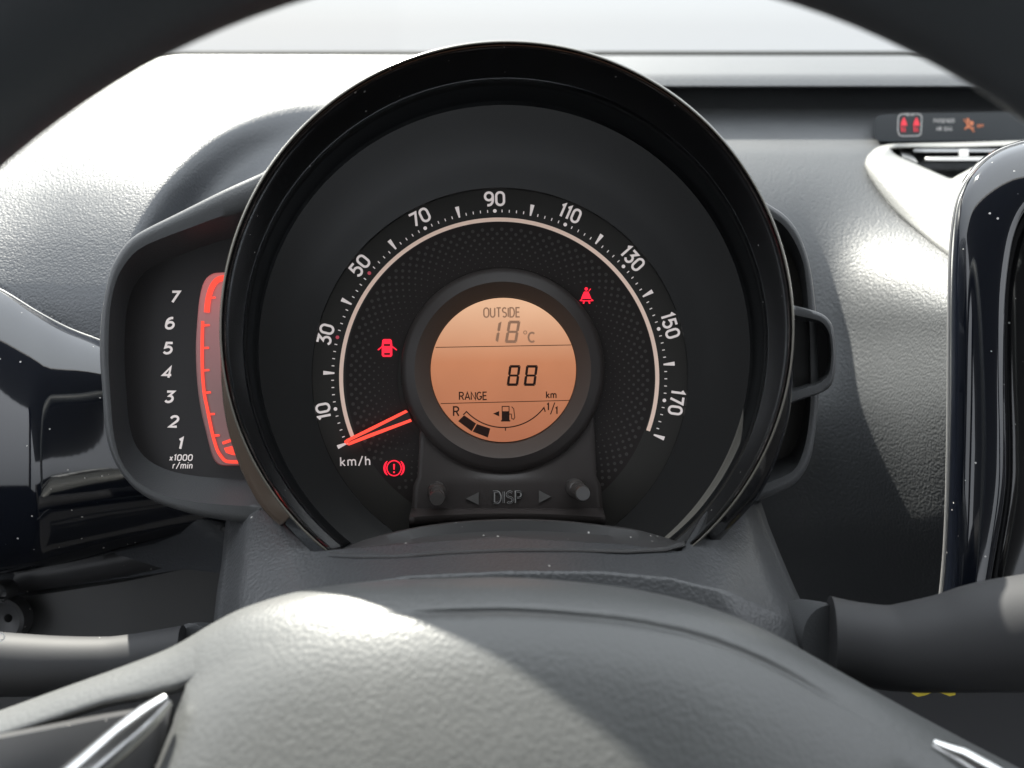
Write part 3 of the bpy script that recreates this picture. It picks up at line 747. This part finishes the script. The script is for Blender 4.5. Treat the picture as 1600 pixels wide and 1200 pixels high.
# hub back cover and upper spoke arch
hubd = smooth_tab([(-30, .236), (-4, .214), (0, .2080), (6, .2038), (16, .1996), (34, .1951), (60, .1900), (95, .1844), (135, .1792), (185, .1738), (250, .1676), (330, .1610), (430, .1545), (700, .143)])
arch = catmull([(-260, 1190), (-120, 1150), (0, 1110), (100, 1074), (200, 1038), (270, 1010), (330, 975), (380, 950), (450, 928), (520, 915), (600, 907), (700, 903), (800, 902), (900, 909), (1000, 922), (1100, 946), (1200, 986), (1300, 1042), (1400, 1098), (1500, 1152), (1600, 1204), (1720, 1270)], 6)
archx = [(p[0], p[1]) for p in arch]
def ay_(x): return interp(archx, x)
def tfac(x): return interp([(200, .74), (420, .9), (600, 1), (1150, 1), (1500, .86)], x)
tlist = [-26, -4, 0, 2, 4, 7, 11, 16, 22, 30, 38, 46, 50, 53, 56, 60, 68, 80, 94, 110, 130, 155, 185, 220, 260, 310, 370, 450]
mb = MB(); rows = []
for t in tlist:
    row = []
    for i in range(181):
        u = i / 180.; x0 = 290 + 1450 * (u ** 1.25)
        k = math.exp(-(x0 - 290) / 210.)
        x = x0 - 95 * k * (max(0, t - 75) / 255.)
        y = ay_(x0) + (t if t >= 0 else -t * .7)
        d = hubd(max(-30, t * tfac(x0))) if t > 0 else hubd(t)
        g = math.exp(-((t - 53 + (x0 - 900) * .006) / 3.2) ** 2) * sst((x0 - 560) / 180.) * sst((1420 - x0) / 250.)     # the cover joint
        d += .0011 * g - .0005 * sst((t - 53) / 5.) * sst((x0 - 560) / 180.) * sst((1420 - x0) / 250.)
        d += .0016 * math.exp(-(x0 - 290) / 10.) * sst((100 - t) / 30.)
        d += .007 * math.exp(-(x0 - 290) / 7.) * sst((t - 86) / 40.)
        row.append(P(x, y, d))
    rows.append(row)
mb.grid(rows); mb.build('hub_pad', M['pad'], whl, thick=.002, flip=ORG, angle=180)
mb = MB(); rows = []
for t in (-26, -4, 0, 2, 5, 9, 14, 20, 28, 36, 44, 50, 54, 57):
    row = []
    for i in range(71):
        x = -260 + 572 * i / 70.; w_ = interp([(-260, .72), (0, .76), (150, .85), (240, 1.12), (312, 1.5)], x)
        tt = t * (w_ if t > 0 else 1)
        row.append(P(x + .38 * max(0, tt) * sst((300 - x) / 100.), ay_(x) + (tt if tt >= 0 else -tt * .7), hubd(max(-30, tt * tfac(x))) + .0004 + (max(0, t - 46) / 11.) ** 2 * .006))
    rows.append(row)
mb.grid(rows); mb.build('spoke_cover', M['pad'], whl, thick=.002, flip=ORG, angle=180)
# lower left switch spoke and trims
mb = MB(); rows = []
for t, d in ((0, .196), (.04, .190), (.3, .186), (.7, .183), (1, .182)):
    rows.append([P(lerp(lerp(-220, 268, i/20), lerp(-220, 225, i/20), t), lerp(lerp(1190, 1094, i/20), 1330, t), d) for i in range(21)])
mb.grid(rows); mb.build('spoke_panel', M['satin'], whl, thick=.002, flip=ORG)
def bar(mb, pts, wpx, d, hpx=None, n=14):
    q = [P(x, y, dd) for (x, y), dd in zip(pts, d)]
    tube(mb, q, [(w_ / F * dd / 2, w_ / F * dd / 2.2) for w_, dd in zip(wpx, d)], 16)
mb = MB(); bar(mb, [(262, 1092), (232, 1118), (196, 1150), (150, 1192), (95, 1240)], [24, 44, 54, 60, 66], [.184, .181, .179, .177, .176]); mb.build('spoke_trim', M['chrome'], whl)
mb = MB(); bar(mb, [(1458, 1162), (1500, 1182), (1550, 1212), (1600, 1250)], [18, 36, 44, 44], [.186, .183, .180, .178]); mb.build('spoke_trim', M['chrome'], whl)

# ================================================================== STALKS
def stalk(name, label, axis, rad, mt, collar, sub=None):
    t = empty(name, P(axis[0][0], axis[0][1], axis[0][2]), label, 'control stalk', 'control stalks beside the steering column')
    q = catmull([tuple(P(x, y, d)) for x, y, d in axis], 6); rr_ = [r for r in resample([(i, r, 0) for i, r in enumerate(rad)], len(q), False)]
    radii = [interp(list(enumerate(rad)), i * (len(rad) - 1) / (len(q) - 1)) / F * axis[0][2] for i in range(len(q))]
    m = MB(); tube(m, q, radii, 40); m.build('lever', M[mt], t, angle=50)
    m = MB(); q = [P(x, y, d) for x, y, d in collar[0]]; tube(m, q, [r / F * .24 for r in collar[1]], 32); m.build('collar', M['frame'], t, angle=50)
    return t
rs = stalk('right_stalk', 'thick dark stalk with paddle ridge sticking out right of the column cover', [(1297, 1000, .245), (1340, 1005, .243), (1400, 1012, .240), (1480, 1005, .236), (1560, 993, .232), (1700, 980, .226)], [67, 62, 63, 70, 79, 86], 'stalk',
      ([(1250, 990, .262), (1278, 1000, .253), (1300, 1004, .247)], [58, 62, 58]))
rs.name = 'control_stalk'
ls = stalk('control_stalk', 'slim dark stalk with white mark at lower left of the column cover', [(288, 1022, .262), (240, 1030, .260), (170, 1038, .258), (90, 1040, .256), (0, 1038, .254), (-140, 1030, .250)], [44, 43, 41, 43, 46, 50], 'stalk',
      ([(335, 1010, .275), (310, 1013, .270), (296, 1015, .266)], [40, 44, 44]))
mb = MB(); ribbon(mb, arcp(0, 995, 7, 6, -120, 120, 12), 2.2, .2465); mb.build('white_mark', M['white_letter'], ls, smooth=False, flip=ORG)
mb = MB(); rows = []
for x, a, b in ((1470, 985, 1000), (1510, 968, 1010), (1560, 955, 1030), (1620, 945, 1060), (1700, 940, 1080)):
    rows.append([P(x, lerp(a, b, k/6), .2335 - .012*math.sin(math.pi*k/6) - (x-1470)*.00004) for k in range(7)])
# tag
mb2 = MB(); slab(mb2, [(1424, 1083), (1440, 1077), (1465, 1078), (1493, 1074), (1493, 1086), (1484, 1088), (1462, 1080), (1444, 1087), (1434, 1089)], .30, .0008)
tag(mb2.build('paper_tag', M['yellow'], smooth=False), 'small torn yellow tag hanging below the right stalk', 'tag')

# ================================================================== LEFT TRIM, KNEE PANEL
tl = empty('door_side_trim', P(60, 820, .34), 'curved gloss black trim left of the tachometer with speckled dust', 'trim panel')
te = smooth_tab([(-160, 395), (-60, 428), (0, 452), (60, 488), (110, 514), (160, 533), (260, 580), (400, 640)])
be = smooth_tab([(-160, 925), (0, 897), (100, 880), (200, 858), (300, 838), (400, 820)])
mb = MB(); rows = []
for t, d in ((-.02, .350), (0, .3370), (.008, .3345), (.025, .3312), (.05, .3275), (.08, .3242), (.12, .3207), (.17, .3176), (.24, .3148), (.33, .3128), (.45, .3116), (.58, .3114), (.7, .3124), (.8, .3145), (.9, .3185), (.97, .323), (1, .329), (1.01, .34)):
    rows.append([P(x, lerp(te(x), be(x), t), d + .00012 * max(0, x - 60) ** 1.0 * (.3 + .7*sst(t*2)) ) for x in [-160 + i * 12 for i in range(48)]])
mb.grid(rows); mb.build('trim_face', M['piano'], tl, thick=.002, flip=ORG, angle=40)
mb = MB(); tube(mb, [P(x, te(x) + 1, .3365 + .00004 * max(0, x-60)) for x in [-160 + i * 15 for i in range(30)]], .0007, 8); mb.build('trim_edge_glint', M['slat'], tl)  # light grey bead paints the lit upper edge of the gloss trim
kn = empty('knee_panel', P(150, 960, .36), 'flat dark lower panel below the gloss trim at lower left', 'panel')
mb = MB(); rows = []
for t, d in ((0, .362), (.03, .352), (.1, .350), (.6, .345), (1, .345)):
    rows.append([P(x, lerp(interp([(-150, 935), (0, 927), (200, 895), (350, 862), (420, 850)], x), 1330, t), d + .00003*max(0, x - 200)) for x in [-150 + i*25 for i in range(23)]])
mb.grid(rows); mb.build('panel_face', M['matte'], kn, thick=.003, flip=ORG)
mb = MB(); rows = []
for t, d in ((0, .352), (1, .3545)):
    rows.append([P(x, lerp(be(x) - 4, interp([(-150, 940), (0, 932), (200, 900), (350, 867), (420, 855)], x), t), d) for x in [-150 + i*25 for i in range(23)]])
mb.grid(rows); mb.build('panel_lip', M['satin'], kn, thick=.002, flip=ORG)
for (x, y, r) in ((8, 968, 34), (2, 925, 17)):
    mb = MB(); c = P(x, y, .342); rad = r / F * .342
    a_, b_ = ax, ay
    def rg(rf, dep): return [c + a_*math.cos(2*math.pi*i/40)*rad*rf + b_*math.sin(2*math.pi*i/40)*rad*rf + az*dep for i in range(40)]
    mb.grid([rg(1.05, .004), rg(1, -.002), rg(.86, -.003), rg(.80, .001), rg(.2, .002)], True); mb.build('round_socket', M['satin'], kn, angle=40)

# ================================================================== CENTRE STACK, VENT, DISPLAY
cs = empty('centre_stack', P(1540, 900, .30), 'gloss black centre stack trim with rounded top at the right edge', 'console')
outl = catmull([(1800, 214), (1700, 214), (1640, 217), (1600, 224), (1560, 238), (1528, 262), (1505, 295), (1493, 335), (1487, 400), (1485, 500), (1484, 650), (1481, 800), (1475, 900), (1462, 1010)], 6)
inl = catmull([(1800, 296), (1720, 296), (1660, 300), (1620, 312), (1598, 335), (1584, 370), (1577, 410), (1572, 460), (1570, 520), (1570, 600), (1572, 700), (1570, 770), (1556, 860), (1530, 1010)], 6)
oo = resample(outl, 110, False); ii = resample(inl, 110, False)
mb = MB(); rows = []
for t, d in ((-.06, .345), (-.01, .330), (.01, .3140), (.05, .3095), (.12, .3070), (.25, .3045), (.5, .3015), (.8, .3000), (.92, .3000), (.985, .3010), (1.0, .3030), (1.02, .325)):
    rows.append([P(*a.lerp(b, t), d) for a, b in zip(oo, ii)])
mb.grid(rows); mb.build('stack_frame', M['piano'], cs, thick=.0015, flip=ORG, angle=50)
mb = MB(); rows = []
for t, d in ((.95, .316), (1.3, .314), (3.2, .308)):
    rows.append([P(*a.lerp(b, t), d) for a, b in zip(oo, ii)])
mb.grid(rows); mb.build('stack_screen', M['piano_clean'], cs, thick=.0015, flip=ORG)
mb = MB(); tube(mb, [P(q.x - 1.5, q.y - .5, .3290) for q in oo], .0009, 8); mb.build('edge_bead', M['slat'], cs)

vn = empty('air_vent', P(1480, 400, .40), 'silver grey air vent with slats beside the centre stack', 'air vent')
vtop = catmull([(1700, 216), (1600, 219), (1500, 222), (1420, 224), (1380, 227), (1358, 240), (1351, 256)], 6)
vbot = catmull([(1351, 258), (1358, 275), (1375, 302), (1400, 332), (1440, 368), (1486, 404), (1540, 440), (1620, 480)], 6)
# surround: outer boundary (tip at left) to the opening boundary
ob_ = resample([tuple(p) for p in vtop] + [tuple(p) for p in vbot], 120, False)
opn = catmull([(1720, 226), (1600, 228), (1500, 231), (1430, 230), (1402, 229), (1392, 232), (1402, 243), (1430, 256), (1470, 274), (1486, 280), (1500, 273), (1560, 250), (1720, 240)], 6)
ib = resample(opn, 120, False)
mb = MB(); rows = []
def vin(x): return interp([(1390, .512), (1430, .492), (1486, .462), (1600, .448)], x)
for t, e, b in ((-.03, .020, 0), (0, .001, 0), (.02, -.004, 0), (.05, -.0055, .03), (.2, -.008, .18), (.4, -.010, .38), (.6, -.010, .58), (.8, -.008, .8), (.93, -.004, .94), (.98, -.001, 1), (1.0, .002, 1), (1.02, .03, 1)):
    row = []
    for a, q in zip(ob_, ib):
        do = min(d_right(a.x, a.y), .545) if a.y > 240 else .530
        p = a.lerp(q, t); row.append(P(p.x, p.y, lerp(do, vin(q.x) if a.y > 240 else .515, b) + e))
    rows.append(row)
mb.grid(rows); mb.build('vent_surround', M['vent'], vn, thick=.0015, flip=ORG, angle=60)
mb = MB(); quad(mb, P(1380, 222, .57), P(1720, 222, .56), P(1720, 292, .525), P(1400, 292, .525)); mb.build('vent_recess', M['recess'], vn, smooth=False, thick=.002)
for y0, y1, xl, d in ((232, 237.5, 1428, .510), (245, 251, 1446, .492)):
    mb = MB(); rows = []
    for yy, dd in ((y0, d + .015), (y0 + .3, d), (y1, d - .002), (y1 + .8, d + .012)):
        rows.append([P(lerp(xl, 1700, i/10), yy, dd) for i in range(11)])
    mb.grid(rows); mb.build('slat', M['slat'], vn, thick=.001, flip=ORG)
mb = MB(); quad(mb, P(1404, 232, .525), P(1422, 237, .52), P(1434, 254, .50), P(1412, 244, .505)); mb.build('side_vane', M['slat'], vn, smooth=False, thick=.0015)
mb = MB(); quad(mb, P(1498, 236, .505), P(1512, 236, .505), P(1512, 248, .495), P(1498, 248, .495)); mb.build('vane', M['slat'], vn, smooth=False, thick=.0015)

wd = empty('warning_display', P(1480, 218, .47), 'smoked strip of passenger warning lights above the air vent', 'display')
mb = MB(); o = catmull([(1700, 172), (1500, 176), (1410, 178), (1376, 180), (1367, 188), (1365, 205), (1371, 219), (1390, 221), (1500, 220), (1700, 217)], 5); o = [(x, y) for x, y in o]
a = [P(x, y, .534) for x, y in o]; b = [P(x, y, .575) for x, y in o]; mb.ngon(a); mb.grid([a, b], True)
mb.build('display_window', M['disp_black'], wd, smooth=False)
DD = .5337
def zz(x, y): return (1340 + x/6.154, 150 + y/6.154)
mb = MB()
q = [zz(460, 170), zz(415, 175), zz(392, 200), zz(385, 330), zz(400, 375), zz(430, 385), zz(580, 383), zz(608, 365), zz(618, 200), zz(598, 175), zz(550, 170)]
ribbon(mb, q, 1.4, DD); text(mb, 'REAR', *zz(505, 178), 4.6, .9, DD)
mb.build('rear_seat_outline', M['grey_print'], wd, smooth=False, flip=ORG)
for cx in (445, 566):
    mb = MB(); disc(mb, *zz(cx, 220), 1.9, DD, 10); poly(mb, [zz(cx-18, 232), zz(cx+18, 232), zz(cx+32, 285), zz(cx-32, 285)], DD)
    ribbon(mb, [zz(cx-20, 292), zz(cx-16, 345)], 2.0, DD); ribbon(mb, [zz(cx+6, 300), zz(cx+10, 345)], 1.6, DD); mb.build('belt_light', M['red_dim'], wd, smooth=False, flip=ORG)
mb = MB(); text(mb, 'PASSENGER', *zz(832, 238), 6.6, .8, DD, wid=.78, gap=.12); text(mb, 'AIR BAG', *zz(832, 315), 6.6, .8, DD, wid=.85, gap=.14); mb.build('word', M['grey_print'], wd, smooth=False, flip=ORG)
mb = MB(); ribbon(mb, [zz(1020, 225), zz(1120, 345)], 1.6, DD); ribbon(mb, [zz(1030, 320), zz(1060, 290), zz(1052, 255), zz(1075, 235)], 2.4, DD); disc(mb, *zz(1060, 225), 2.2, DD, 10)
disc(mb, *zz(1095, 262), 3.6, DD - .0001, 12); ribbon(mb, [zz(1060, 300), zz(1120, 310)], 2.2, DD); text(mb, 'OFF', *zz(1182, 288), 5.2, 1.0, DD); mb.build('air_bag_light', M['orange'], wd, smooth=False, flip=ORG)

# windscreen
ws = MB(); quad(ws, Vector((-.60, .88, -.06)), Vector((1.02, .88, -.06)), Vector((1.0, .15, .37)), Vector((-.58, .15, .37)))
tag(ws.build('windscreen', M['glass'], smooth=False), 'clear sloping windscreen above the dashboard ledge', 'windscreen')

for o in bpy.data.objects:
    if '_org' in o: del o['_org']
